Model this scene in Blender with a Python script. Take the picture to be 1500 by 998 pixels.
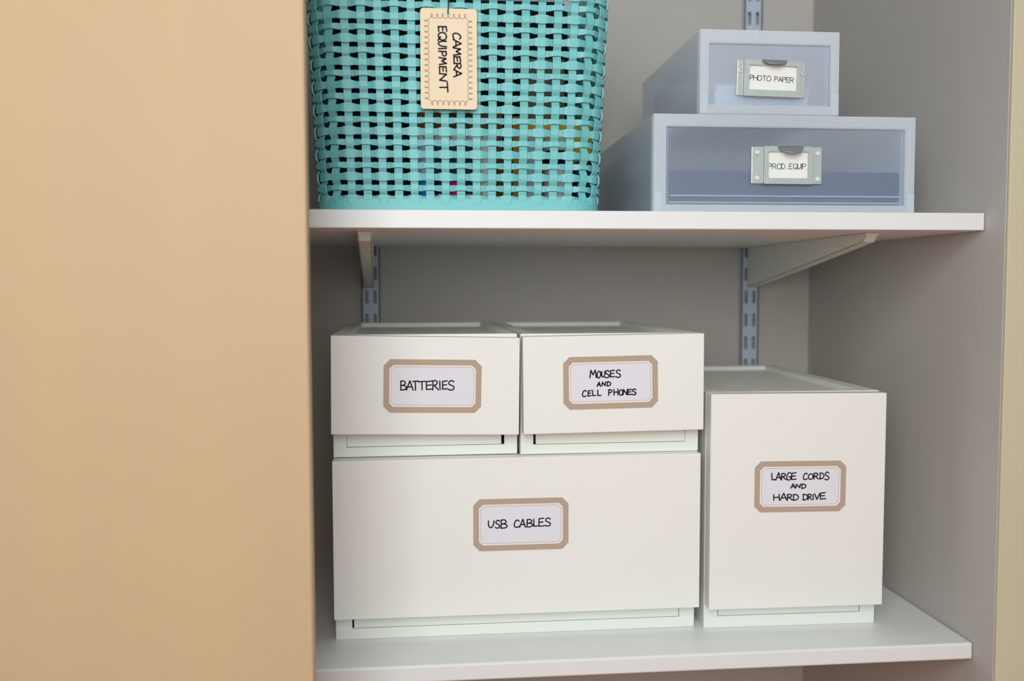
import bpy, bmesh, math, random
from mathutils import Vector, Matrix
for o in list(bpy.data.objects): bpy.data.objects.remove(o)
S = bpy.context.scene
COL = S.collection
PI = math.pi
random.seed(4)
# ------------------------------------------------------------------ camera
cd = bpy.data.cameras.new('camera'); cam = bpy.data.objects.new('camera', cd); COL.objects.link(cam)
S.camera = cam
cd.sensor_width = 36; cd.lens = 1359.76 / 1500 * 36; cd.clip_start = .02
_r, _u, _f = Vector((.9954, -.0960, -.0021)), Vector((.0077, .0574, .9983)), Vector((.0957, .9937, -.0578))
m = Matrix((_r, _u, -_f)).transposed().to_4x4(); m.translation = Vector((-.5873, -.9251, .3834)); cam.matrix_world = m
cd.dof.use_dof = True; cd.dof.focus_distance = .985; cd.dof.aperture_fstop = 3.2
# ------------------------------------------------------------------ light
S.view_settings.view_transform = 'Standard'; S.view_settings.look = 'None'
S.view_settings.gamma = 1; S.view_settings.use_curve_mapping = False
S.view_settings.exposure = -.44
w = bpy.data.worlds.new('room_light'); S.world = w; w.use_nodes = True
w.node_tree.nodes['Background'].inputs[0].default_value = (.86, .955, 1, 1)
w.node_tree.nodes['Background'].inputs[1].default_value = .60
def area(name, loc, target, sx, sy, power, col):
    l = bpy.data.lights.new(name, 'AREA'); l.shape = 'RECTANGLE'; l.size = sx; l.size_y = sy; l.energy = power; l.color = col
    o = bpy.data.objects.new(name, l); COL.objects.link(o); o.location = loc
    o.rotation_euler = (Vector(target) - Vector(loc)).to_track_quat('-Z', 'Y').to_euler(); return o
area('window_daylight', (-.75, -1.52, .85), (-.4, .1, .35), 1.0, 1.0, 28, (.955, 1, .99))

# ------------------------------------------------------------------ materials
def mat(name, col, rough=.5, spec=.5, var=.0, vscale=20, bump=0, bscale=300, metal=0, stretch=None, var2=None):
    m = bpy.data.materials.new(name); m.use_nodes = True; nt = m.node_tree; b = nt.nodes['Principled BSDF']
    b.inputs['Base Color'].default_value = (*col, 1); b.inputs['Roughness'].default_value = rough
    b.inputs['Specular IOR Level'].default_value = spec; b.inputs['Metallic'].default_value = metal
    tc = nt.nodes.new('ShaderNodeTexCoord'); mp = nt.nodes.new('ShaderNodeMapping'); nt.links.new(tc.outputs['Object'], mp.inputs[0])
    if stretch: mp.inputs['Scale'].default_value = stretch
    if var:
        n = nt.nodes.new('ShaderNodeTexNoise'); n.inputs['Scale'].default_value = vscale; n.inputs['Detail'].default_value = 4
        nt.links.new(mp.outputs[0], n.inputs['Vector'])
        mx = nt.nodes.new('ShaderNodeMix'); mx.data_type = 'RGBA'
        mx.inputs[6].default_value = (*[c * (1 - var) for c in col], 1)
        c2 = var2 if var2 else [min(1, c * (1 + var)) for c in col]
        mx.inputs[7].default_value = (*c2, 1)
        nt.links.new(n.outputs[0], mx.inputs[0]); nt.links.new(mx.outputs[2], b.inputs['Base Color'])
    if bump:
        n = nt.nodes.new('ShaderNodeTexNoise'); n.inputs['Scale'].default_value = bscale; n.inputs['Detail'].default_value = 3
        nt.links.new(mp.outputs[0], n.inputs['Vector'])
        bp = nt.nodes.new('ShaderNodeBump'); bp.inputs['Strength'].default_value = bump; bp.inputs['Distance'].default_value = .001
        nt.links.new(n.outputs[0], bp.inputs['Height']); nt.links.new(bp.outputs[0], b.inputs['Normal'])
    return m
def frosted(name, col, alpha, rough=.35):
    m = bpy.data.materials.new(name); m.use_nodes = True; nt = m.node_tree; N = nt.nodes; L = nt.links
    b = N['Principled BSDF']; b.inputs['Base Color'].default_value = (*col, 1); b.inputs['Roughness'].default_value = rough
    out = N['Material Output']
    tl = N.new('ShaderNodeBsdfTranslucent'); tl.inputs[0].default_value = (*col, 1)
    tr = N.new('ShaderNodeBsdfTransparent'); tr.inputs[0].default_value = (*[c ** .25 for c in col], 1)
    ns = N.new('ShaderNodeTexNoise'); ns.inputs['Scale'].default_value = 30
    mr = N.new('ShaderNodeMapRange'); mr.inputs[3].default_value = alpha - .03; mr.inputs[4].default_value = alpha + .03
    L.new(ns.outputs[0], mr.inputs[0])
    m1 = N.new('ShaderNodeMixShader'); m1.inputs[0].default_value = .4; L.new(b.outputs[0], m1.inputs[1]); L.new(tl.outputs[0], m1.inputs[2])
    m2 = N.new('ShaderNodeMixShader'); L.new(mr.outputs[0], m2.inputs[0]); L.new(m1.outputs[0], m2.inputs[1]); L.new(tr.outputs[0], m2.inputs[2])
    L.new(m2.outputs[0], out.inputs[0]); return m
def frosted_blur(name, col, veil, rough):
    m = bpy.data.materials.new(name); m.use_nodes = True; nt = m.node_tree; N = nt.nodes; L = nt.links
    b = N['Principled BSDF']; b.inputs['Base Color'].default_value = (*col, 1); b.inputs['Roughness'].default_value = .4
    out = N['Material Output']
    tl = N.new('ShaderNodeBsdfTranslucent'); tl.inputs[0].default_value = (*col, 1)
    m3 = N.new('ShaderNodeMixShader'); m3.inputs[0].default_value = .62
    tp = N.new('ShaderNodeBsdfTransparent'); tp.inputs[0].default_value = (*lin(246, 250, 254), 1); L.new(tp.outputs[0], m3.inputs[2])
    rf = N.new('ShaderNodeBsdfRefraction'); rf.inputs['Color'].default_value = (*lin(246, 250, 255), 1)
    rf.inputs['Roughness'].default_value = rough; rf.inputs['IOR'].default_value = 1.12
    L.new(rf.outputs[0], m3.inputs[1])
    ns = N.new('ShaderNodeTexNoise'); ns.inputs['Scale'].default_value = 30
    mr = N.new('ShaderNodeMapRange'); mr.inputs[3].default_value = veil - .02; mr.inputs[4].default_value = veil + .02
    L.new(ns.outputs[0], mr.inputs[0])
    m1 = N.new('ShaderNodeMixShader'); m1.inputs[0].default_value = .4; L.new(b.outputs[0], m1.inputs[1]); L.new(tl.outputs[0], m1.inputs[2])
    m2 = N.new('ShaderNodeMixShader'); L.new(mr.outputs[0], m2.inputs[0]); L.new(m3.outputs[0], m2.inputs[1]); L.new(m1.outputs[0], m2.inputs[2])
    L.new(m2.outputs[0], out.inputs[0]); return m
def lin(r, g, b):
    f = lambda c: (c / 255 / 12.92) if c <= 10 else ((c / 255 + .055) / 1.055) ** 2.4
    return (f(r), f(g), f(b))
M = {}
M['wall'] = mat('grey_wall_paint', lin(194, 188, 182), .75, .3, .04, 6, .25, 500)
M['beige'] = mat('beige_casing_paint', lin(203, 193, 164), .6, .3, .04, 9, .2, 300)
M['door'] = mat('tan_door_laminate', lin(197, 168, 131), .55, .35, .05, 5, .1, 300, stretch=(3, 3, .35))
M['shelf'] = mat('white_shelf_melamine', lin(234, 233, 231), .42, .5, .015, 30, .05, 400)
M['floor'] = mat('brown_wood_floor', lin(222, 125, 74), .5, .4, .15, 6, .1, 60, stretch=(1, 8, 1))
M['case'] = mat('white_polypropylene_case', lin(235, 237, 229), .38, .5, .01, 20, .05, 900)
M['front'] = mat('white_polypropylene_front', lin(242, 239, 233), .5, .4, .01, 20, .08, 1200)
M['paper'] = mat('label_paper', lin(232, 229, 236), .8, .2, .01, 60)
M['tan'] = mat('taupe_label_print', lin(187, 166, 146), .8, .2, .04, 40)
M['lw'] = mat('label_white_line', lin(250, 238, 230), .8, .2)
M['ink'] = mat('black_pen_ink', lin(22, 18, 24), .7, .2)
M['ink2'] = mat('purple_black_pen_ink', lin(40, 28, 44), .7, .2)
M['inkp'] = mat('grey_ink_and_hole_shade', lin(45, 45, 50), .7, .2)
M['teal'] = mat('turquoise_basket_plastic', lin(116, 192, 193), .42, .5, .03, 12, .05, 700)
M['tag'] = mat('cream_tag_card', lin(243, 222, 191), .75, .2, .02, 40)
M['brownprint'] = mat('brown_border_print', lin(150, 112, 78), .8, .2)
M['eyelet'] = mat('dull_eyelet_metal', lin(110, 140, 140), .4, .5, metal=.6)
M['string'] = mat('dark_brown_string', lin(70, 58, 48), .9, .1, .3, 400)
M['metal'] = mat('zinc_plated_steel', lin(196, 202, 197), .36, .6, .08, 120, .1, 500, metal=.4)
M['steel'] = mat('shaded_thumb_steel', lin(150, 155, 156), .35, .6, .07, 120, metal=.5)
M['rivet'] = mat('pale_rivet_head', lin(226, 230, 224), .35, .6, .03, 120)
M['rail'] = mat('shade_tinted_white_steel', lin(190, 202, 218), .45, .5, .03, 40)  # bluish cast of shade put into the whitish steel's colour
M['bracket'] = mat('white_painted_bracket_steel', lin(230, 232, 226), .45, .5, .03, 40)
M['frost'] = frosted('frosted_clear_plastic', lin(246, 249, 253), .62)
M['frame'] = frosted('frosted_frame_plastic', lin(244, 249, 255), .30)
M['sheet'] = frosted_blur('frosted_drawer_front_plastic', lin(232, 242, 254), .23, .42)
M['sheet2'] = frosted_blur('milky_drawer_front_plastic', lin(236, 243, 254), .38, .42)  # same plastic as the other front, with a stronger white veil
M['frostd'] = frosted('frosted_drawer_plastic', lin(246, 250, 254), .68)
M['navy'] = mat('dark_navy_vinyl', lin(18, 42, 92), .6, .3, .1, 30)
M['navy2'] = mat('navy_felt', lin(44, 72, 118), .8, .2, .1, 30)
M['white'] = mat('white_paper', lin(240, 240, 236), .8, .2, .01, 40)
M['black'] = mat('black_ring_and_filler', lin(16, 17, 20), .8, .2, .2, 200)  # lens ring, and the filler that darkens the basket
M['card'] = mat('brown_cardboard', lin(140, 95, 55), .8, .2, .1, 40)
M['cream'] = mat('cream_carton', lin(240, 232, 215), .7, .3, .02, 40)
M['dark'] = mat('dark_printed_panel', lin(30, 38, 52), .6, .3, .1, 60)
M['blue'] = mat('blue_print', lin(30, 130, 200), .6, .3, .1, 60)
M['pale'] = mat('pale_blue_print', lin(170, 190, 220), .6, .3, .1, 60)
M['pink'] = mat('magenta_print', lin(215, 10, 110), .6, .3, .1, 60)
M['yellow'] = mat('yellow_carton', lin(250, 205, 80), .6, .3, .08, 50)
M['gold'] = mat('mustard_carton', lin(170, 125, 40), .6, .3, .1, 50)
M['grey'] = mat('grey_plastic', lin(178, 184, 196), .5, .4, .05, 60)
M['lens'] = mat('off_white_lens_barrel', lin(225, 222, 214), .5, .4, .05, 60)

# ------------------------------------------------------------------ helpers
def link(name, bm, m, parent=None, smooth=False, kind=None):
    me = bpy.data.meshes.new(name); bmesh.ops.recalc_face_normals(bm, faces=bm.faces[:]); bm.to_mesh(me); bm.free()
    for x in (m if isinstance(m, (list, tuple)) else [m]): me.materials.append(x)
    o = bpy.data.objects.new(name, me); COL.objects.link(o)
    if parent: o.parent = parent
    if smooth:
        for p in me.polygons: p.use_smooth = True
    if kind: o['kind'] = kind
    return o
def tag(o, label, cat, group=None):
    o['label'] = label; o['category'] = cat
    if group: o['group'] = group
    return o
def thing(name, label, cat, loc, rz=0, group=None):
    o = bpy.data.objects.new(name, None); COL.objects.link(o); o.location = loc; o.rotation_euler = (0, 0, rz)
    o.empty_display_size = .05
    return tag(o, label, cat, group)
def hexa(bm, pts, bev=0, seg=2):
    """8 points: bottom ring then top ring"""
    v = [bm.verts.new(p) for p in pts]
    fs = [(0, 3, 2, 1), (4, 5, 6, 7), (0, 1, 5, 4), (1, 2, 6, 5), (2, 3, 7, 6), (3, 0, 4, 7)]
    F = [bm.faces.new([v[i] for i in f]) for f in fs]
    if bev:
        E = list({e for f in F for e in f.edges})
        bmesh.ops.bevel(bm, geom=E, offset=bev, segments=seg, profile=.5, affect='EDGES')
def box(bm, x0, x1, y0, y1, z0, z1, bev=0, seg=2):
    hexa(bm, [(x0, y0, z0), (x1, y0, z0), (x1, y1, z0), (x0, y1, z0), (x0, y0, z1), (x1, y0, z1), (x1, y1, z1), (x0, y1, z1)], bev, seg)
def boxes(lst, bev=0):
    bm = bmesh.new()
    for b in lst: box(bm, *b, bev)
    return bm
def prism(bm, poly, y0, y1):
    """poly in (x,z), extruded along y"""
    a = [bm.verts.new((x, y0, z)) for x, z in poly]; b = [bm.verts.new((x, y1, z)) for x, z in poly]
    n = len(poly); bm.faces.new(a); bm.faces.new(b[::-1])
    for i in range(n): bm.faces.new((a[i], b[i], b[(i + 1) % n], a[(i + 1) % n]))
def ring(bm, outer, inner, y0, y1):
    n = len(outer)
    L = [[bm.verts.new((x, y, z)) for x, z in P] for P, y in ((outer, y0), (inner, y0), (outer, y1), (inner, y1))]
    for i in range(n):
        j = (i + 1) % n
        bm.faces.new((L[0][i], L[0][j], L[1][j], L[1][i])); bm.faces.new((L[2][i], L[3][i], L[3][j], L[2][j]))
        bm.faces.new((L[0][i], L[2][i], L[2][j], L[0][j])); bm.faces.new((L[1][i], L[1][j], L[3][j], L[3][i]))
def rrect(x0, x1, z0, z1, r, n=5):
    P = []
    for cx, cz, a0 in ((x1 - r, z1 - r, 0), (x0 + r, z1 - r, 90), (x0 + r, z0 + r, 180), (x1 - r, z0 + r, 270)):
        for k in range(n + 1):
            a = math.radians(a0 + 90 * k / n); P.append((cx + r * math.cos(a), cz + r * math.sin(a)))
    return P
def octo(hw, hh, c):
    return [(hw - c, hh), (-hw + c, hh), (-hw, hh - c), (-hw, -hh + c), (-hw + c, -hh), (hw - c, -hh), (hw, -hh + c), (hw, hh - c)]
def disc(bm, cx, cz, r, y0, y1, n=14):
    prism(bm, [(cx + r * math.cos(2 * PI * k / n), cz + r * math.sin(2 * PI * k / n)) for k in range(n)], y0, y1)
def catmull(P, n=5, closed=False):
    if len(P) < 3: return list(P)
    out = []
    m_ = len(P)
    rng = range(m_ if closed else m_ - 1)
    for i in rng:
        g = (lambda k: P[k % m_]) if closed else (lambda k: P[max(0, min(m_ - 1, k))])
        a, b, c, d = g(i - 1), g(i), g(i + 1), g(i + 2)
        for k in range(n):
            t = k / n
            out.append(tuple(.5 * (2 * b[j] + (c[j] - a[j]) * t + (2 * a[j] - 5 * b[j] + 4 * c[j] - d[j]) * t * t + (-a[j] + 3 * b[j] - 3 * c[j] + d[j]) * t ** 3) for j in range(len(b))))
    if not closed: out.append(tuple(P[-1]))
    return out
def ribbon(bm, P, w, y, closed=False):
    """flat stroke with round ends in the x-z plane at depth y"""
    n = len(P); Lv = []; Rv = []
    for i in range(n):
        a = Vector(P[(i - 1) % n if closed else max(0, i - 1)]); c = Vector(P[(i + 1) % n if closed else min(n - 1, i + 1)])
        d = (c - a)
        if d.length < 1e-9: d = Vector((1, 0))
        d.normalize(); nn = Vector((-d.y, d.x)) * w / 2; p = Vector(P[i])
        Lv.append(bm.verts.new((p.x + nn.x, y, p.y + nn.y))); Rv.append(bm.verts.new((p.x - nn.x, y, p.y - nn.y)))
    for i in range(n if closed else n - 1):
        j = (i + 1) % n
        bm.faces.new((Lv[i], Rv[i], Rv[j], Lv[j]))
    if not closed:
        for p in (P[0], P[-1]):
            bm.faces.new([bm.verts.new((p[0] + w / 2 * math.cos(k * PI / 4), y - 2e-6, p[1] + w / 2 * math.sin(k * PI / 4))) for k in range(8)])
def tube(bm, P, r, n=6):
    P = [Vector(p) for p in P]; rings = []
    for i, p in enumerate(P):
        d = (P[min(i + 1, len(P) - 1)] - P[max(i - 1, 0)]).normalized()
        a = d.cross(Vector((0, 1, 0)) if abs(d.y) < .9 else Vector((1, 0, 0))).normalized(); b = d.cross(a)
        rings.append([bm.verts.new(p + r * (a * math.cos(2 * PI * k / n) + b * math.sin(2 * PI * k / n))) for k in range(n)])
    for A, B in zip(rings, rings[1:]):
        for k in range(n): bm.faces.new((A[k], A[(k + 1) % n], B[(k + 1) % n], B[k]))
    bm.faces.new(rings[0]); bm.faces.new(rings[-1][::-1])
# hand-drawn capitals: strokes in a unit box, 'c' = curved, 's' = straight
G = {
 'A': [('s', [(.0, .0), (.52, 1.0), (1.0, .0)]), ('s', [(.18, .33), (.86, .36)])],
 'B': [('s', [(.08, .98), (.06, .0)]), ('c', [(.02, .94), (.5, 1.0), (.82, .8), (.6, .56), (.12, .5)]), ('c', [(.14, .5), (.7, .46), (1, .24), (.66, .03), (.02, .0)])],
 'C': [('c', [(.96, .84), (.7, 1.0), (.3, .86), (.04, .45), (.14, .08), (.5, .0), (.98, .14)])],
 'D': [('s', [(.1, .98), (.1, .0)]), ('c', [(.02, .95), (.5, .96), (.92, .7), (.95, .35), (.6, .06), (.02, .0)])],
 'E': [('s', [(.96, 1.0), (.06, .93), (.06, .03), (1.0, .07)]), ('s', [(.08, .5), (.82, .55)])],
 'F': [('s', [(1, 1), (0, 1), (0, 0)]), ('s', [(0, .52), (.8, .52)])],
 'G': [('c', [(.92, .88), (.6, 1.0), (.2, .8), (.02, .4), (.2, .05), (.6, .0), (.92, .2), (.97, .44)]), ('s', [(.97, .44), (.52, .46)])],
 'H': [('s', [(.04, .95), (.08, .0)]), ('s', [(.94, 1.0), (.97, .03)]), ('s', [(.06, .47), (.96, .52)])],
 'I': [('s', [(.4, 1.0), (.6, .0)])],
 'L': [('s', [(.05, 1.0), (.12, .04), (1.0, .06)])],
 'M': [('s', [(.0, .0), (.16, .97), (.48, .38), (.82, 1.0), (1.0, .04)])],
 'N': [('s', [(.03, .02), (.1, .95), (.86, .06), (.97, 1.0)])],
 'O': [('c', [(.55, 1.0), (.18, .84), (.02, .45), (.22, .04), (.6, .0), (.94, .32), (.92, .76), (.55, 1.0)])],
 'P': [('s', [(.1, .95), (.06, .0)]), ('c', [(.0, .92), (.55, 1.0), (.97, .8), (.75, .52), (.1, .44)])],
 'Q': [('c', [(.55, 1.0), (.15, .85), (.02, .5), (.2, .12), (.6, .08), (.92, .4), (.9, .8), (.55, 1.0)]), ('s', [(.55, .3), (1.0, .0)])],
 'R': [('s', [(.08, .96), (.06, .0)]), ('c', [(.0, .93), (.5, 1.0), (.84, .8), (.6, .55), (.12, .46)]), ('s', [(.3, .48), (1.0, .02)])],
 'S': [('c', [(.9, .86), (.6, 1.0), (.2, .88), (.16, .64), (.55, .5), (.92, .34), (.82, .08), (.4, .0), (.02, .1)])],
 'T': [('s', [(.0, .94), (1.0, 1.0)]), ('s', [(.5, .97), (.52, .0)])],
 'U': [('c', [(.02, .98), (.04, .4), (.25, .04), (.6, .05), (.88, .4), (.97, 1.0)])],
 'V': [('s', [(.02, 1.0), (.48, .0), (1.0, .98)])],
 '.': [('s', [(.4, .0), (.6, .0)])],
}
P_ = {k: v for k, v in G.items()}   # printed thin capitals, squarer than the pen ones
P_['A'] = [('s', [(0, 0), (.5, 1), (1, 0)]), ('s', [(.18, .33), (.82, .33)])]
P_['E'] = [('s', [(1, 1), (0, 1), (0, 0), (1, 0)]), ('s', [(0, .52), (.85, .52)])]
P_['H'] = [('s', [(0, 1), (0, 0)]), ('s', [(1, 1), (1, 0)]), ('s', [(0, .5), (1, .5)])]
P_['T'] = [('s', [(0, 1), (1, 1)]), ('s', [(.5, 1), (.5, 0)])]
P_['.'] = [('s', [(0, .06), (1, .06)])]
P_['I'] = [('s', [(.5, 1), (.5, 0)])]
P_['P'] = [('s', [(0, 0), (0, 1)]), ('c', [(0, 1), (.6, 1), (.97, .76), (.6, .5), (0, .5)])]
P_['R'] = P_['P'] + [('s', [(.5, .5), (1, 0)])]
P_['D'] = [('s', [(0, 0), (0, 1)]), ('c', [(0, 1), (.5, 1), (.97, .7), (.97, .3), (.5, 0), (0, 0)])]
def write(bm, letters, w, y, tf, glyphs=G, vertical=False):
    """letters: (char, left, right, top, bottom) as measured; tf maps that measuring grid to local x,z"""
    for ch, a, b, c, d in letters:
        for typ, pts in glyphs[ch]:
            Q = []
            for gx, gy in pts:
                if vertical: Q.append(tf(c + gy * (d - c), a + gx * (b - a)))
                else: Q.append(tf(a + gx * (b - a), d - gy * (d - c)))
            if typ == 'c': ribbon(bm, catmull(Q, 5), w, y)
            else:
                for s0, s1 in zip(Q, Q[1:]): ribbon(bm, [s0, s1], w, y)

# ------------------------------------------------------------------ the closet
HS, T_, D_ = .4594, .018, .4439        # upper shelf top, shelf thickness, depth of the closet
XL = -1.45
def struct(name, bm, m_): return link(name, bm, m_, kind='structure')
struct('wall_back', boxes([(XL - .1, .1, D_, D_ + .1, -.95, 1.6)]), M['wall'])
struct('wall_right', boxes([(0, .1, -.033, D_, -.95, 1.6)]), M['wall'])
struct('wall_left', boxes([(XL - .1, XL, -.033, D_, -.95, 1.6)]), M['wall'])
struct('ceiling', boxes([(XL - .1, .1, -.033, D_ + .1, 1.6, 1.7)]), M['wall'])
bm = boxes([(-3, 2.5, -4, D_ + .1, -1.0, -.95)]); struct('floor', bm, M['floor'])
bm = bmesh.new(); box(bm, .0008, .6, -.0372, -.0332, -.9498, 1.6, .0012); struct('trim_1', bm, M['beige'])
bm = bmesh.new(); box(bm, -1.5, -.6795, -.16, -.142, -.93, 1.55, .002); struct('door_1', bm, M['door'])

# shelves
bm = bmesh.new(); box(bm, XL + .002, -.0012, 0, D_ - .0128, HS - T_, HS, .0009)
tag(link('shelf', bm, M['shelf']), 'upper white shelf board under the turquoise basket and clear boxes', 'shelf')
bm = bmesh.new(); box(bm, XL + .002, -.0012, 0, D_ - .0128, -T_, 0, .0022, 3)
tag(link('shelf', bm, M['shelf']), 'lower white shelf board carrying the white drawer units', 'shelf')

# slotted standards
def standard(x0, x1, zslot, label):
    t = thing('slotted_standard', label, 'shelf rail', ((x0 + x1) / 2, D_ - .0006, zslot))
    w_ = (x1 - x0) / 2; p = .0343; n0, n1 = -11, 30; y = -.0115
    def oc(cx, cz):   # slot outline, 8 points, matched to the cell corners/sides
        a, b, c = .0026, .0098, .0014
        return [(cx - a, cz - b + c), (cx - a + c, cz - b), (cx + a - c, cz - b), (cx + a, cz - b + c), (cx + a, cz + b - c), (cx + a - c, cz + b), (cx - a + c, cz + b), (cx - a, cz + b - c)]
    bm = bmesh.new()
    for k in range(n0, n1):
        z0, z1 = (k - .5) * p, (k + .5) * p
        for xa, xb, cx in ((-w_, 0, -.006), (0, w_, .006)):
            o_ = [(xa, z0), (xa, z0), (xb, z0), (xb, z0), (xb, z1), (xb, z1), (xa, z1), (xa, z1)]
            i_ = oc(cx, k * p)
            C4 = {q: bm.verts.new((q[0], y, q[1])) for q in set(o_)}
            iv = [bm.verts.new((q[0], y, q[1])) for q in i_]; ib = [bm.verts.new((q[0], y + .0015, q[1])) for q in i_]
            for s in range(8):
                e = (s + 1) % 8
                f = [C4[o_[s]], C4[o_[e]], iv[e], iv[s]] if o_[s] != o_[e] else [C4[o_[s]], iv[e], iv[s]]
                bm.faces.new(f); bm.faces.new((iv[s], iv[e], ib[e], ib[s]))
    bmesh.ops.remove_doubles(bm, verts=bm.verts[:], dist=1e-6)
    link('face_plate', bm, M['rail'], t)
    for s in (-1, 1):
        xa, xb = sorted((s * w_, s * (w_ - .0015)))
        link('side_flange', boxes([(xa, xb, y, 0, (n0 - .5) * p, (n1 - .5) * p)]), M['rail'], t)
standard(-.6745, -.6485, .369, 'left slotted metal standard on the back wall above the batteries drawer')
standard(-.1100, -.0836, .367, 'right slotted metal standard, bluish shade in its colour, on the back wall near the corner')
# brackets
def bracket(xb, xt, label):
    Lb = .372
    t = thing('shelf_bracket', label, 'bracket', (xb, D_ - .0125, HS - T_ - .0004), math.atan2(xt - xb, Lb + .01))
    hw = .0072
    prof = [(0, 0), (-Lb - .012, 0), (-Lb - .012, -.003), (-Lb - .005, -.0095), (-.03, -.0565), (0, -.0585)]   # (y,z)
    for s in (-1, 1):
        bm = bmesh.new(); xa, xb_ = s * hw, s * (hw - .0014)
        a = [bm.verts.new((xa, y, z)) for y, z in prof]; b = [bm.verts.new((xb_, y, z)) for y, z in prof]
        bm.faces.new(a); bm.faces.new(b[::-1])
        for i in range(len(prof)): bm.faces.new((a[i], b[i], b[(i + 1) % 6], a[(i + 1) % 6]))
        link('side_plate', bm, M['bracket'], t)
    # flange: closed underside with a small screw hole
    bm = bmesh.new()
    def strip(ya, za, yb, zb, hole=False):
        n = Vector((0, -(zb - za), yb - ya)).normalized() * .0012
        if n.z < 0: n = -n
        def P(x, t_): return Vector((x, ya + (yb - ya) * t_, za + (zb - za) * t_))
        cells = [(-hw, hw, 0, 1)]
        if hole:
            cells = [(-hw, hw, 0, .275), (-hw, -.0026, .275, .295), (.0026, hw, .275, .295), (-hw, hw, .295, 1)]
        for x0, x1, t0, t1 in cells:
            q = [P(x0, t0), P(x1, t0), P(x1, t1), P(x0, t1)]
            hexa(bm, q + [c + n for c in q])
    strip(-Lb - .005, -.0095, -.03, -.0565, True); strip(-Lb - .012, -.003, -Lb - .005, -.0095); strip(-.03, -.0565, 0, -.0585)
    strip(-Lb - .0134, -.0002, -Lb - .0120, -.0030); link('bottom_flange', bm, M['bracket'], t)
    link('hook_plate', boxes([(-.0012, .0012, -.004, .006, -.052, -.004)]), M['rail'], t)
bracket(-.6635, -.6462, 'left white metal shelf bracket pointing towards the viewer under upper shelf')
bracket(-.0950, -.1000, 'right white metal shelf bracket with tapered side visible under upper shelf')

# ------------------------------------------------------------------ white drawer units
LW, LH = .1032, .0566
def sticker(parent, cx, cz, y, roll, letters, s, uc, vc, tilt, pen=.00145):
    hw, hh, c = LW / 2, LH / 2, .0068
    bm = bmesh.new(); prism(bm, octo(hw, hh, c), -.0003, 0)
    st = link('label_sticker', bm, M['paper'], parent); st.location = (cx, y, cz); st.rotation_euler = (0, roll, 0)
    b = .0062
    bm = bmesh.new(); ring(bm, octo(hw, hh, c), octo(hw - b, hh - b, .0042), -.00045, -.0003)
    link('border_print', bm, M['tan'], st)
    bm = bmesh.new(); ring(bm, octo(hw - b, hh - b, .0042), octo(hw - b - .0012, hh - b - .0012, .0038), -.00042, -.0003)
    link('white_line', bm, M['lw'], st)
    bm = bmesh.new(); ring(bm, octo(hw - b - .0016, hh - b - .0016, .0036), octo(hw - b - .0020, hh - b - .0020, .0034), -.00042, -.0003)
    link('thin_line', bm, M['tan'], st)
    ct, sn = math.cos(tilt), math.sin(tilt)
    def tf(u, v):
        du, dv = (u - uc) / s, -(v - vc) / s
        return (du * ct - dv * sn, du * sn + dv * ct)
    bm = bmesh.new(); write(bm, letters, pen, -.0005, tf)
    link('lettering', bm, M['ink'], st)
    return st
def drawer_unit(label, loc, yaw, W, Hh, Dp, panel, tray, st, seed):
    """panel: four (x,z) corners TL,TR,BR,BL; tray: x0,x1,bottom z"""
    t = thing('storage_drawer', label, 'storage box', loc, yaw, 'white plastic drawer units on the lower shelf')
    side, bot, th = .0135, .0125, .003
    ox0, ox1, oz = tray[0] - tray[3], tray[1] + tray[4], tray[2] - .0006
    top = Hh - .009
    bm = bmesh.new()
    out = [(0, 0), (W, 0), (W, Hh), (0, Hh)]; inn = [(ox0, oz), (ox1, oz), (ox1, top - .004), (ox0, top - .004)]
    ring(bm, out, inn, 0, .004)
    box(bm, 0, th, .004, Dp - th, 0, Hh); box(bm, W - th, W, .004, Dp - th, 0, Hh)
    box(bm, 0, W, Dp - th, Dp, 0, Hh); box(bm, th, W - th, .004, Dp - th, 0, th)
    bmesh.ops.bevel(bm, geom=[e for e in bm.edges if all(abs(v.co.y) < 1e-6 for v in e.verts) and (all(v.co.x in (0, W) for v in e.verts) or all(v.co.z in (0,) for v in e.verts))], offset=.0008, segments=1, affect='EDGES')
    link('case', bm, M['case'], t)
    # lid with raised rim around a sunken field
    r1, r0 = .0115, .0030
    bm = bmesh.new()
    ys = [.0042, .0105, Dp - th - .014, Dp - th - .0002]; xs = [th + .0002, .016, W - .016, W - th - .0002]
    box(bm, xs[0], xs[3], ys[0], ys[3], Hh - .010, Hh - .0055)
    box(bm, xs[0], xs[3], ys[0], ys[1], Hh - .0055, Hh - .0002); box(bm, xs[0], xs[3], ys[2], ys[3], Hh - .0055, Hh - .0002)
    box(bm, xs[0], xs[1], ys[1], ys[2], Hh - .0055, Hh - .0002); box(bm, xs[2], xs[3], ys[1], ys[2], Hh - .0055, Hh - .0002)
    link('lid', bm, M['case'], t)
    # tray
    x0, x1, z0 = tray[:3]; z1 = top - .006
    tt = .0022
    bm = boxes([(x0, x1, .0006, .0035, z0, z1), (x0, x0 + tt, .0035, Dp - .03, z0, z1), (x1 - tt, x1, .0035, Dp - .03, z0, z1), (x0 + tt, x1 - tt, .0035, Dp - .03, z0, z0 + tt), (x0 + tt, x1 - tt, Dp - .03, Dp - .03 + tt, z0, z1)])
    link('drawer_tray', bm, M['case'], t)
    # front: thick plate
    bm = bmesh.new(); (a, b, c, d) = panel; y0, y1 = -.019, -.0005
    hexa(bm, [(d[0], y0, d[1]), (c[0], y0, c[1]), (c[0], y1, c[1]), (d[0], y1, d[1]), (a[0], y0, a[1]), (b[0], y0, b[1]), (b[0], y1, b[1]), (a[0], y1, a[1])], .0007, 2)
    link('drawer_front', bm, M['front'], t)
    sticker(t, st[0], st[1], y0 - .0001, *st[2:])
    return t
R = math.radians
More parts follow.
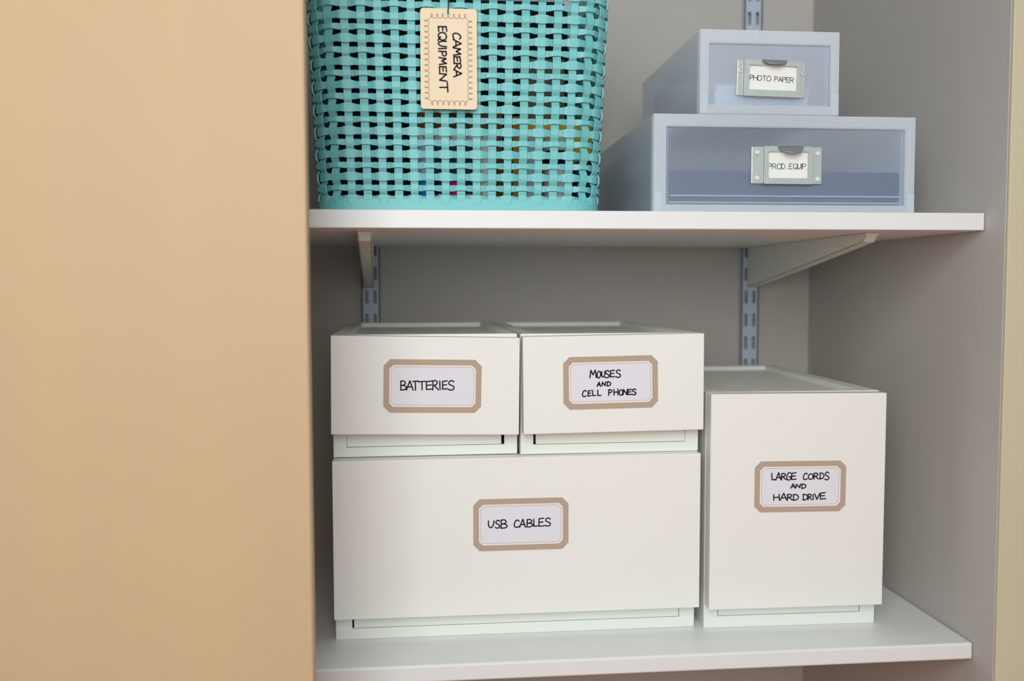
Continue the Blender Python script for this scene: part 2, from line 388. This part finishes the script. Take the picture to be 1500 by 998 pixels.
drawer_unit('widest white drawer unit, taupe sticker reading USB CABLES, at the bottom of the stack', (-.6838, .0769, .0001), 0, .3982, .200, .338,
    [(.0003, .1997), (.3987, .2008), (.3985, .0288), (.0003, .0290)], (.0200, .3805, .0128, .0022, .0008),
    (.2006, .1275, 0, [('U',310,385,425,512),('S',400,460,418,520),('B',470,555,412,520),('C',643,708,415,510),('A',715,790,405,510),('B',805,885,408,505),('L',893,945,405,500),('E',960,1028,392,500),('S',1040,1118,390,495)],
     1230 / LW, 733, 470, -.0235), 1)
drawer_unit('white drawer unit with sticker reading BATTERIES, upper left on the wide unit', (-.6834, .0729, .2012), R(.7), .1978, .1315, .338,
    [(.0004, .1318), (.1990, .1278), (.1976, .0238), (-.0006, .0278)], (.0146, .1805, .0112, .0004, .0034),
    (.1060, .0775, R(1.1), [('B',322,400,378,495),('A',398,485,378,498),('T',478,550,380,500),('T',552,645,385,495),('E',652,735,382,495),('R',735,810,375,498),('I',822,840,382,498),('E',862,928,380,492),('S',935,1020,378,502)],
     1268 / LW, 738, 449, .0125), 2)
drawer_unit('white drawer unit with sticker reading MOUSES AND CELL PHONES, upper right on the wide unit', (-.4824, .0690, .2012), R(.8), .1980, .1315, .336,
    [(.0004, .1292), (.1980, .1315), (.1982, .0266), (.0012, .0250)], (.0170, .1832, .0112, .0032, .0004),
    (.0952, .0796, R(-.7), [('M',462,550,275,380),('O',560,610,290,380),('U',622,668,290,370),('S',665,728,282,378),('E',738,798,278,370),('S',815,882,272,375),
      ('A',562,612,438,495),('N',628,678,435,488),('D',695,748,432,488),
      ('C',365,418,548,632),('E',440,482,550,625),('L',500,545,548,620),('L',570,618,545,620),('P',718,765,538,615),('H',790,850,530,612),('O',865,915,540,612),('N',918,978,532,610),('E',980,1035,535,608),('S',1040,1098,530,608)],
     1287 / LW, 749, 441, -.0245), 3)
drawer_unit('tall white drawer unit with sticker reading LARGE CORDS AND HARD DRIVE, beside the stack', (-.2759, .0707, .0001), R(-1.0), .1972, .2665, .338,
    [(.0003, .2664), (.1976, .2656), (.1971, .0280), (.0003, .0276)], (.0165, .1795, .0142, .0010, .0010),
    (.1010, .1634, R(.3), [('L',375,425,278,365),('A',432,505,268,368),('R',508,572,278,365),('G',580,640,268,368),('E',645,710,272,365),
      ('C',805,862,280,365),('O',875,940,288,362),('R',948,1015,280,362),('D',1030,1090,278,358),('S',1100,1160,268,372),
      ('A',638,700,420,478),('N',708,770,425,475),('D',785,845,425,482),
      ('H',405,488,558,638),('A',498,588,545,638),('R',592,665,560,640),('D',672,748,562,640),('D',805,872,562,638),('R',875,930,562,638),('I',940,955,568,635),('V',965,1035,558,632),('E',1040,1115,545,632)],
     1245 / LW, 769, 456, 0), 4)

# ------------------------------------------------------------------ frosted clear boxes
def frosted_box(label, x0, x1, z0, z1, y0, Dp, inner, hold, lines, sheet='sheet'):
    """inner: drawer face x0,x1,z0,z1 in world; hold: metal label holder spec"""
    t = thing('clear_drawer_box', label, 'storage box', (x0, y0, z0 + .0002), 0, 'frosted clear drawer boxes on the upper shelf')
    W, Hh = x1 - x0, z1 - z0 - .0002; th = .0022
    ix0, ix1, iz0, iz1 = inner[0] - x0, inner[1] - x0, inner[2] - z0, inner[3] - z0
    bm = bmesh.new()
    ring(bm, [(0, 0), (W, 0), (W, Hh), (0, Hh)], [(ix0 - .001, .0094), (ix1 + .001, .0094), (ix1 + .001, iz1 + .001), (ix0 - .001, iz1 + .001)], 0, .010)
    bmesh.ops.bevel(bm, geom=[e for e in bm.edges if all(abs(v.co.y) < 1e-6 for v in e.verts) and abs(e.verts[0].co.x - e.verts[1].co.x) * abs(e.verts[0].co.z - e.verts[1].co.z) < 1e-9], offset=.0009, segments=2, affect='EDGES')
    link('front_frame', bm, M['frame'], t)
    bm = boxes([(0, th, .0102, Dp, 0, Hh), (W - th, W, .0102, Dp, 0, Hh), (th, W - th, .0102, Dp, Hh - th, Hh), (th, W - th, .0102, Dp, 0, th), (th, W - th, Dp - th, Dp, th, Hh - th)])
    link('case', bm, M['frost'], t)
    # drawer
    bm = bmesh.new(); box(bm, ix0, ix1, .0025, .0047, .0095, iz1, .0005, 1); link('drawer_front', bm, M[sheet], t)
    bm = boxes([(ix0, ix0 + th, .0048, Dp - .02, .0095, iz1), (ix1 - th, ix1, .0048, Dp - .02, .0095, iz1),
                (ix0 + th, ix1 - th, .0048, Dp - .02, .0095, .0095 + th), (ix0 + th, ix1 - th, Dp - .02, Dp - .02 + th, .0095, iz1)])
    link('drawer', bm, M['frostd'], t)
    for za, zb in lines:
        bm = bmesh.new(); box(bm, ix0 + .003, ix1 - .003, .0008, .0024, za, zb, .0004, 1); link('ledge', bm, M['frost'], t)
    for xa in (.0004, W - .0084):
        bm = bmesh.new(); box(bm, xa, xa + .008, -.0012, -.0001, 0.0002, .022, .0003, 1); link('corner_foot', bm, M['frost'], t)
    # holder
    hx0, hx1, hz0, hz1, fx0, fx1, wx0, wx1, wz0, wz1, tilt = hold[:11]
    h = bpy.data.objects.new('label_holder', None)
    cx, cz = (hx0 + hx1) / 2, (hz0 + hz1) / 2
    bm = bmesh.new(); L_ = lambda a, b: (a - cx, b - cx)
    a, b = L_(hx0, hx1); f0, f1 = L_(fx0, fx1); w0, w1 = L_(wx0, wx1); c, d = hz0 - cz, hz1 - cz; e, g = wz0 - cz, wz1 - cz
    ring(bm, rrect(f0, f1, c - .0004, d, .0006, 3), rrect(w0, w1, e, g, .0016, 3), -.0050, -.0036)
    box(bm, f0, f1, -.0036, -.0002, c - .0004, c + .0008)                      # bottom return
    box(bm, f0, f0 + .0008, -.0036, -.0002, c, d); box(bm, f1 - .0008, f1, -.0036, -.0002, c, d)
    box(bm, a, f0 - .0010, -.0018, 0, c, d, .0006, 2); box(bm, f1 + .0006, b, -.0018, 0, c, d, .0006, 2)
    box(bm, f0 - .0010, f0, -.0003, 0, c, d); box(bm, f1, f1 + .0006, -.0003, 0, c, d)
    ho = link('label_holder', bm, M['metal'], t); ho.location = (cx - x0, .0024, cz - z0); ho.rotation_euler = (0, tilt, 0)
    bm = bmesh.new(); box(bm, f0 + .001, f1 - .001, -.0022, -.0018, c + .001, d - .001)
    link('card', bm, M['white'], ho)
    # thumb tongue: half disc folded forward and down
    tc, tr, sk = hold[11], hold[12], hold[13]
    bm = bmesh.new(); n = 12; fr = []; bk = []
    tc -= cx; top = d
    P0 = [(tc - tr, 0.0)] + [(tc - tr * math.cos(PI * k / n), -tr * sk * math.sin(PI * k / n)) for k in range(1, n)] + [(tc + tr, 0.0)]
    def bend(x, dz):
        q = -dz / (tr * sk); return (x, -.0051 - .0095 * q ** 1.3 * sk / .6, top + dz * .95 + .0003)
    rows = 5; grid = []
    for i in range(n + 1):
        x, zz = P0[i]
        grid.append([bm.verts.new(bend(x, zz * j / rows)) for j in range(rows + 1)])
    for i in range(n):
        for j in range(rows):
            vs = [grid[i][j], grid[i + 1][j], grid[i + 1][j + 1], grid[i][j + 1]]
            bm.faces.new(vs)
    bmesh.ops.remove_doubles(bm, verts=bm.verts[:], dist=1e-6)
    tg = link('thumb_tongue', bm, M['steel'], ho, True)
    md = tg.modifiers.new('solid', 'SOLIDIFY'); md.thickness = .0006
    # rivets; small ones carry a dark disc for the shade in their hole
    for rx, rz, rr in hold[14]:
        bm = bmesh.new(); disc(bm, rx - cx, rz - cz, rr, -.0034, -.0016, 16)
        if rr < .002: disc(bm, rx - cx + .0003, rz - cz + .0003, rr * .4, -.0036, -.0033, 10)
        rv = link('rivet', bm, [M['rivet'], M['inkp']], ho)
        if rr < .002:
            for p_ in list(rv.data.polygons)[-12:]: p_.material_index = 1
    ls, uc, vc, letters = hold[15:19]
    bm = bmesh.new(); sc = (hx1 - hx0) / ls
    write(bm, letters, .00072, -.0023, lambda u, v: ((u - uc) * sc, -(v - vc) * sc), P_)
    link('lettering', bm, M['inkp'], ho)
    return t
frosted_box('wide frosted clear drawer box, metal holder reading PROD. EQUIP., on upper shelf', -.3471, -.0622, HS, .5626, .03, .37,
    (-.3325, -.0740, .4790, .5487), (-.2420, -.1652, .4911, .5298, -.2294, -.1764, -.2246, -.1812, .4967, .5244, 0,
     -.2010, .0140, .62, [(-.2363, .5236, .0022), (-.2363, .4970, .0022), (-.1703, .5232, .0022), (-.1703, .4962, .0022)],
     1190, 725, 433, [('P',408,465,412,495),('R',475,545,412,495),('O',558,632,408,495),('D',635,692,410,492),('.',720,730,410,492),('E',762,820,408,492),('Q',832,903,405,495),('U',905,962,408,493),('I',968,982,408,492),('P',985,1045,408,492),('.',1074,1082,410,492)]),
    [(.0180, .0196), (.0112, .0126)])
frosted_box('smaller frosted clear drawer box, metal holder reading PHOTO PAPER, stacked on top', -.2985, -.1482, .5629, .6499, .03, .26,
    (-.2876, -.1585, .5690, .6349), (-.2587, -.1849, .5816, .6186, -.2522, -.1911, -.2466, -.1950, .5878, .6132, R(1.2),
     -.2202, .0138, .45, [(-.2556, .6073, .0019), (-.1880, .6067, .0019)],
     1250, 755, 515, [('P',365,425,465,552),('H',430,495,465,552),('O',500,580,465,555),('T',595,655,468,555),('O',665,748,470,558),('P',812,875,475,560),('A',880,950,478,562),('P',958,1022,480,565),('E',1030,1088,482,568),('R',1095,1162,484,570)]),
    [(.0052, .0064)], 'sheet2')
# what is inside them
bm = bmesh.new(); box(bm, -.3240, -.0740, .0372, .16, .4716, .5052, .003); tag(link('equipment_case', bm, M['navy']), 'long low dark blue case seen through the front of the wide clear box', 'case')
bm = bmesh.new(); box(bm, -.3225, -.190, .170, .29, .4716, .522, .006); tag(link('equipment_pouch', bm, M['navy2']), 'taller blurred navy pouch behind the low case in the wide clear box', 'pouch')
tp = thing('photo_paper', 'stack of white photo paper seen low in the smaller clear box', 'paper', (-.228, .12, .5746))
z = 0
for k in range(9):
    dx = random.uniform(-.0006, .0006)
    link('sheet_bundle', boxes([(-.0508 + dx, .0508 + dx, -.0785, .08, k * .0023, k * .0023 + .0021)]), M['white'], tp)

# ------------------------------------------------------------------ woven basket
BX, BD, RC = -.5472, .241, .034
def half(z): return .1474 + (z - .513) * .043
def loop_pt(s, z, off=0):
    """s in [0,1) around the rounded rectangle, s=0 front centre, going to +x"""
    hx = half(z); hy = .1205 + (z - .513) * .03; r = RC
    fx, fy = hx - r, hy - r; q = PI * r / 2
    per = 4 * (fx + fy) + 4 * q; d = (s % 1.0) * per
    segs = [('l', fx, (0, -hy), (1, 0)), ('a', q, (fx, -fy), -90), ('l', 2 * fy, (hx, -fy), (0, 1)), ('a', q, (fx, fy), 0),
            ('l', 2 * fx, (fx, hy), (-1, 0)), ('a', q, (-fx, fy), 90), ('l', 2 * fy, (-hx, fy), (0, -1)), ('a', q, (-fx, -fy), 180), ('l', fx + 1e-6, (-fx, -hy), (1, 0))]
    for typ, ln, p, a in segs:
        if d <= ln:
            if typ == 'l': x, y = p[0] + a[0] * d, p[1] + a[1] * d; nx, ny = a[1], -a[0]
            else:
                an = math.radians(a + 90 * d / ln); nx, ny = math.cos(an), math.sin(an); x, y = p[0] + r * nx, p[1] + r * ny
            break
        d -= ln
    return Vector((x + nx * off, y + ny * off, z)), Vector((nx, ny, 0))
BY = .0275 + .1205        # basket centre depth: front face stands just behind the shelf edge
NC = 64; PZ = .01131; Z0 = HS; ZB = .4719 ; ZR0 = .4719   # first (wide) row centre, half sunk in the base band
NR = 22; TH = .0015; AM = .0014
bt = thing('woven_basket', 'turquoise woven plastic basket with cream tag, standing left on upper shelf', 'basket', (BX, BY, HS + .0003))
def L3(v): return (v.x, v.y, v.z - HS)
def hband(bm, zc_fn, off_fn, hfn, n, closed=True, th=TH):
    R_ = []
    for i in range(n):
        s = i / n; z = zc_fn(s); h = hfn(s) / 2; o = off_fn(s)
        R_.append([bm.verts.new(L3(loop_pt(s, zz, oo)[0])) for zz, oo in ((z - h, o - th / 2), (z - h, o + th / 2), (z + h, o + th / 2), (z + h, o - th / 2))])
    for i in range(n):
        A, B = R_[i], R_[(i + 1) % n]
        for k in range(4): bm.faces.new((A[k], B[k], B[(k + 1) % 4], A[(k + 1) % 4]))
# base band, floor, rim
bm = bmesh.new(); hband(bm, lambda s: (HS + ZB) / 2 + .0004, lambda s: .0003, lambda s: ZB - HS, NC * 2, th=.0030)
link('base_band', bm, M['teal'], bt)
bm = bmesh.new(); top = [bm.verts.new(L3(loop_pt(i / 128, HS + .006, -.0015)[0])) for i in range(128)]; bo = [bm.verts.new(v.co - Vector((0, 0, .0025))) for v in top]
bm.faces.new(top); bm.faces.new(bo[::-1])
for i in range(128): bm.faces.new((top[i], bo[i], bo[(i + 1) % 128], top[(i + 1) % 128]))
link('floor_plate', bm, M['teal'], bt)
ztop = ZR0 + (NR - 1) * PZ + .006
bm = bmesh.new(); hband(bm, lambda s: ztop + .009, lambda s: .0008, lambda s: .019, NC * 2, th=.0042); link('rim', bm, M['teal'], bt)
# the column number j sits at s=j/NC ; even columns pass over the wide rows
for i in range(NR):
    wide = i % 2 == 0; zc = ZR0 + i * PZ
    def over(s, wide=wide):     # +1 where the row is in front of a column
        c = math.cos(PI * s * NC); return -c if wide else c
    hc, he = (.0090, .0067) if wide else (.0042, .0060)
    bm = bmesh.new()
    hband(bm, lambda s: zc, lambda s: AM * max(-1, min(1, 1.7 * over(s))), lambda s: he + (hc - he) * max(0, over(s)) ** .9, NC * 8)
    link('horizontal_strand', bm, M['teal'], bt)
def column(j):
    s = j / NC; even = j % 2 == 0; wd = .0082 if even else .0077
    # even columns lie over the wide rows (odd i), under the narrow rows
    bm = bmesh.new(); R_ = []; n = NR * 4 + 4
    for k in range(n + 1):
        z = ZB - .001 + (ztop - ZB + .002) * k / n
        ph = (z - ZR0) / PZ; c = -math.cos(PI * ph)      # +1 at narrow rows
        o = AM * max(-1, min(1, 1.7 * (-c if even else c)))
        
        p, nrm = loop_pt(s, z, 0); tv = Vector((-nrm.y, nrm.x, 0))
        R_.append([bm.verts.new(L3(p + tv * a + nrm * b)) for a, b in ((-wd / 2, o - TH / 2), (wd / 2, o - TH / 2), (wd / 2, o + TH / 2), (-wd / 2, o + TH / 2))])
    for A, B in zip(R_, R_[1:]):
        for k in range(4): bm.faces.new((A[k], A[(k + 1) % 4], B[(k + 1) % 4], B[k]))
    bm.faces.new(R_[0]); bm.faces.new(R_[-1][::-1])
    link('vertical_strand', bm, M['teal'], bt)
for j in range(NC): column(j)

# things in the basket
ZF = HS + .0068
def carton(name, x0, x1, y0, y1, z0, z1, m_, label, cat='box', bev=.0008):
    t = thing(name, label, cat, (x0, y0, z0)); bm = bmesh.new(); box(bm, 0, x1 - x0, 0, y1 - y0, 0, z1 - z0, bev); link('body', bm, m_, t); return t
t = carton('filter_carton', -.5935, -.5165, .043, .075, ZF, .5448, M['cream'], 'cream carton with a dark picture and black print behind the basket weave')
def patch(t, name, x0, x1, z0, z1, m_): return link(name, boxes([(x0 + .5935, x1 + .5935, -.0007, -.0001, z0 - ZF, z1 - ZF)]), m_, t)
patch(t, 'dark_picture', -.5775, -.5262, .4790, .5300, M['dark']); patch(t, 'pale_panel', -.5930, -.5780, .4960, .5300, M['pale']); patch(t, 'blue_panel', -.5930, -.5700, .4720, .4958, M['blue'])
bm = bmesh.new(); disc(bm, -.5545 + .5935, .4865 - ZF, .0085, -.0012, -.0007, 20); link('magenta_spot', bm, M['pink'], t)
bm = bmesh.new()
txt = 'DIGITAL FILTER'; x = .0085
for ch in txt:
    if ch != ' ': write(bm, [(ch, x, x + .0032, -(.5418 - ZF), -(.5365 - ZF))], .0006, -.0004, lambda u, v: (u, -v), P_)
    x += .0045
link('lettering', bm, M['inkp'], t)
carton('brown_carton', -.5945, -.500, .080, .150, ZF, .572, M['card'], 'brown cardboard box behind the cream carton in the basket')
carton('mustard_carton', -.4930, -.4830, .045, .120, ZF, .560, M['gold'], 'narrow mustard carton standing in the basket beside the yellow one')
carton('yellow_carton', -.4810, -.4040, .0735, .120, ZF, .5600, M['yellow'], 'yellow carton behind the weave at the right of the basket')
carton('grey_gadget', -.4800, -.4625, .045, .072, ZF, .5430, M['grey'], 'upright pale grey plastic device in front of the yellow carton in the basket', 'gadget')
t = thing('camera_lens', 'off-white lens barrel with dark ring standing in the basket', 'lens', (-.4435, .062, ZF))
for nm, r, z0, z1, mm in (('barrel', .0150, .0, .044, 'lens'), ('focus_ring', .0158, .044, .060, 'black'), ('front_ring', .0150, .060, .074, 'lens')):
    bm = bmesh.new(); bmesh.ops.create_cone(bm, cap_ends=True, segments=28, radius1=r, radius2=r, depth=z1 - z0, matrix=Matrix.Translation((0, 0, (z0 + z1) / 2))); link(nm, bm, M[mm], t)
carton('navy_pouch', -.426, -.402, .050, .072, ZF, .516, M['navy'], 'small navy pouch low at the right end of the basket', 'pouch', .004)
carton('taupe_notebook', -.4740, -.4250, .130, .150, ZF, .640, mat('taupe_cloth', lin(120, 105, 95), .8), 'tall taupe notebook standing at the back of the basket', 'notebook')
t = thing('dark_filler', 'large black filler added to darken the back of the turquoise basket', 'filler', (BX, .19, ZF))  # black blocks added to keep the basket's inside dark
bm = bmesh.new(); box(bm, -.134, .132, -.030, .065, 0, .250, .012, 3); link('body', bm, M['black'], t)
bm = bmesh.new(); box(bm, -.136, -.052, -.130, -.0305, .004, .218, .010, 2); link('side_filler', bm, M['black'], t)

# hanging tag
tg = thing('gift_tag', 'cream card tag hand-lettered CAMERA EQUIPMENT, hanging on the turquoise basket', 'tag', (-.5593, .0158, .6100))
sc = .0560 / 455; uc, vc = 317.5, 485.5
tf = lambda u, v: ((u - uc) * sc, -(v - vc) * sc)
hx, hz = .0280, .0493
bm = bmesh.new()
out = rrect(-hx, hx, -hz, hz, .0032, 6); hc = tf(315, 130); nn = len(out)
prism(bm, out, -.0006, .0006)
cardo = link('card', bm, M['tag'], tg)
bm = bmesh.new(); ring(bm, [(hc[0] + .0021 * math.cos(2 * PI * k / 16), hc[1] + .0021 * math.sin(2 * PI * k / 16)) for k in range(16)], [(hc[0] + .0007 * math.cos(2 * PI * k / 16), hc[1] + .0007 * math.sin(2 * PI * k / 16)) for k in range(16)], -.0011, -.0006)
link('eyelet', bm, M['eyelet'], tg)
bm = bmesh.new()
V = [('C',278,328,352,415),('A',330,390,354,418),('M',396,455,354,415),('E',465,510,357,412),('R',517,568,357,415),('A',570,628,357,420),
     ('E',228,268,233,302),('Q',275,340,231,300),('U',345,390,234,300),('I',396,412,236,298),('P',424,464,236,298),('M',476,532,238,298),('E',546,592,240,298),('N',602,665,240,300),('T',675,750,243,308)]
write(bm, V, .0016, -.00075, tf, G, True)
link('lettering', bm, M['ink2'], tg)
bm = bmesh.new()
def motif(u, v, ang):
    """small heart-like loop, pointing outward along ang"""
    c, s = math.cos(ang), math.sin(ang)
    P = [(0, 14), (-5, 3), (-6, -3), (0, -6), (6, -3), (5, 3)]
    Q = catmull([tf(u + a * c - b * s, v - (a * s + b * c)) for a, b in P], 4, True)
    ribbon(bm, Q, .0005, -.0007, True)
def scallop(u0, v0, u1, v1, du, dv):
    Q = catmull([tf(u0, v0), tf((u0 * .75 + u1 * .25) + du * .8, (v0 * .75 + v1 * .25) + dv * .8), tf((u0 + u1) / 2 + du, (v0 + v1) / 2 + dv), tf((u0 * .25 + u1 * .75) + du * .8, (v0 * .25 + v1 * .75) + dv * .8), tf(u1, v1)], 3)
    ribbon(bm, Q, .0005, -.0007)
tops = [182 + k * 44.6 for k in range(7)]; sides = [185 + k * 44.15 for k in range(15)]
for k, u in enumerate(tops):
    if k != 3: motif(u, 140, 0)
    motif(u, 843, PI)
for k in range(6): scallop(tops[k], 150, tops[k + 1], 150, 0, 14); scallop(tops[k], 833, tops[k + 1], 833, 0, -14)
for v in sides: motif(135, v, PI / 2); motif(494, v, -PI / 2)
for k in range(14): scallop(145, sides[k], 145, sides[k + 1], 14, 0); scallop(484, sides[k], 484, sides[k + 1], -14, 0)
for (a, b), (c, d) in (((145, 185), (182, 150)), ((484, 185), (449, 150)), ((145, 803), (182, 833)), ((484, 803), (449, 833))): ribbon(bm, [tf(a, b), tf(c, d)], .0005, -.0007)
link('border_print', bm, M['brownprint'], tg)
bm = bmesh.new()
tube(bm, catmull([(hc[0], -.0008, hc[1]), (hc[0] - .0002, -.0016, hc[1] + .003), (hc[0] + .0006, -.0010, hc[1] + .012), (hc[0] + .0002, -.0012, hc[1] + .035), (hc[0], -.0060, hc[1] + .062), (hc[0], -.0040, hc[1] + .078), (hc[0], .010, hc[1] + .0795)], 4), .00065, 6)
link('string', bm, M['string'], tg)
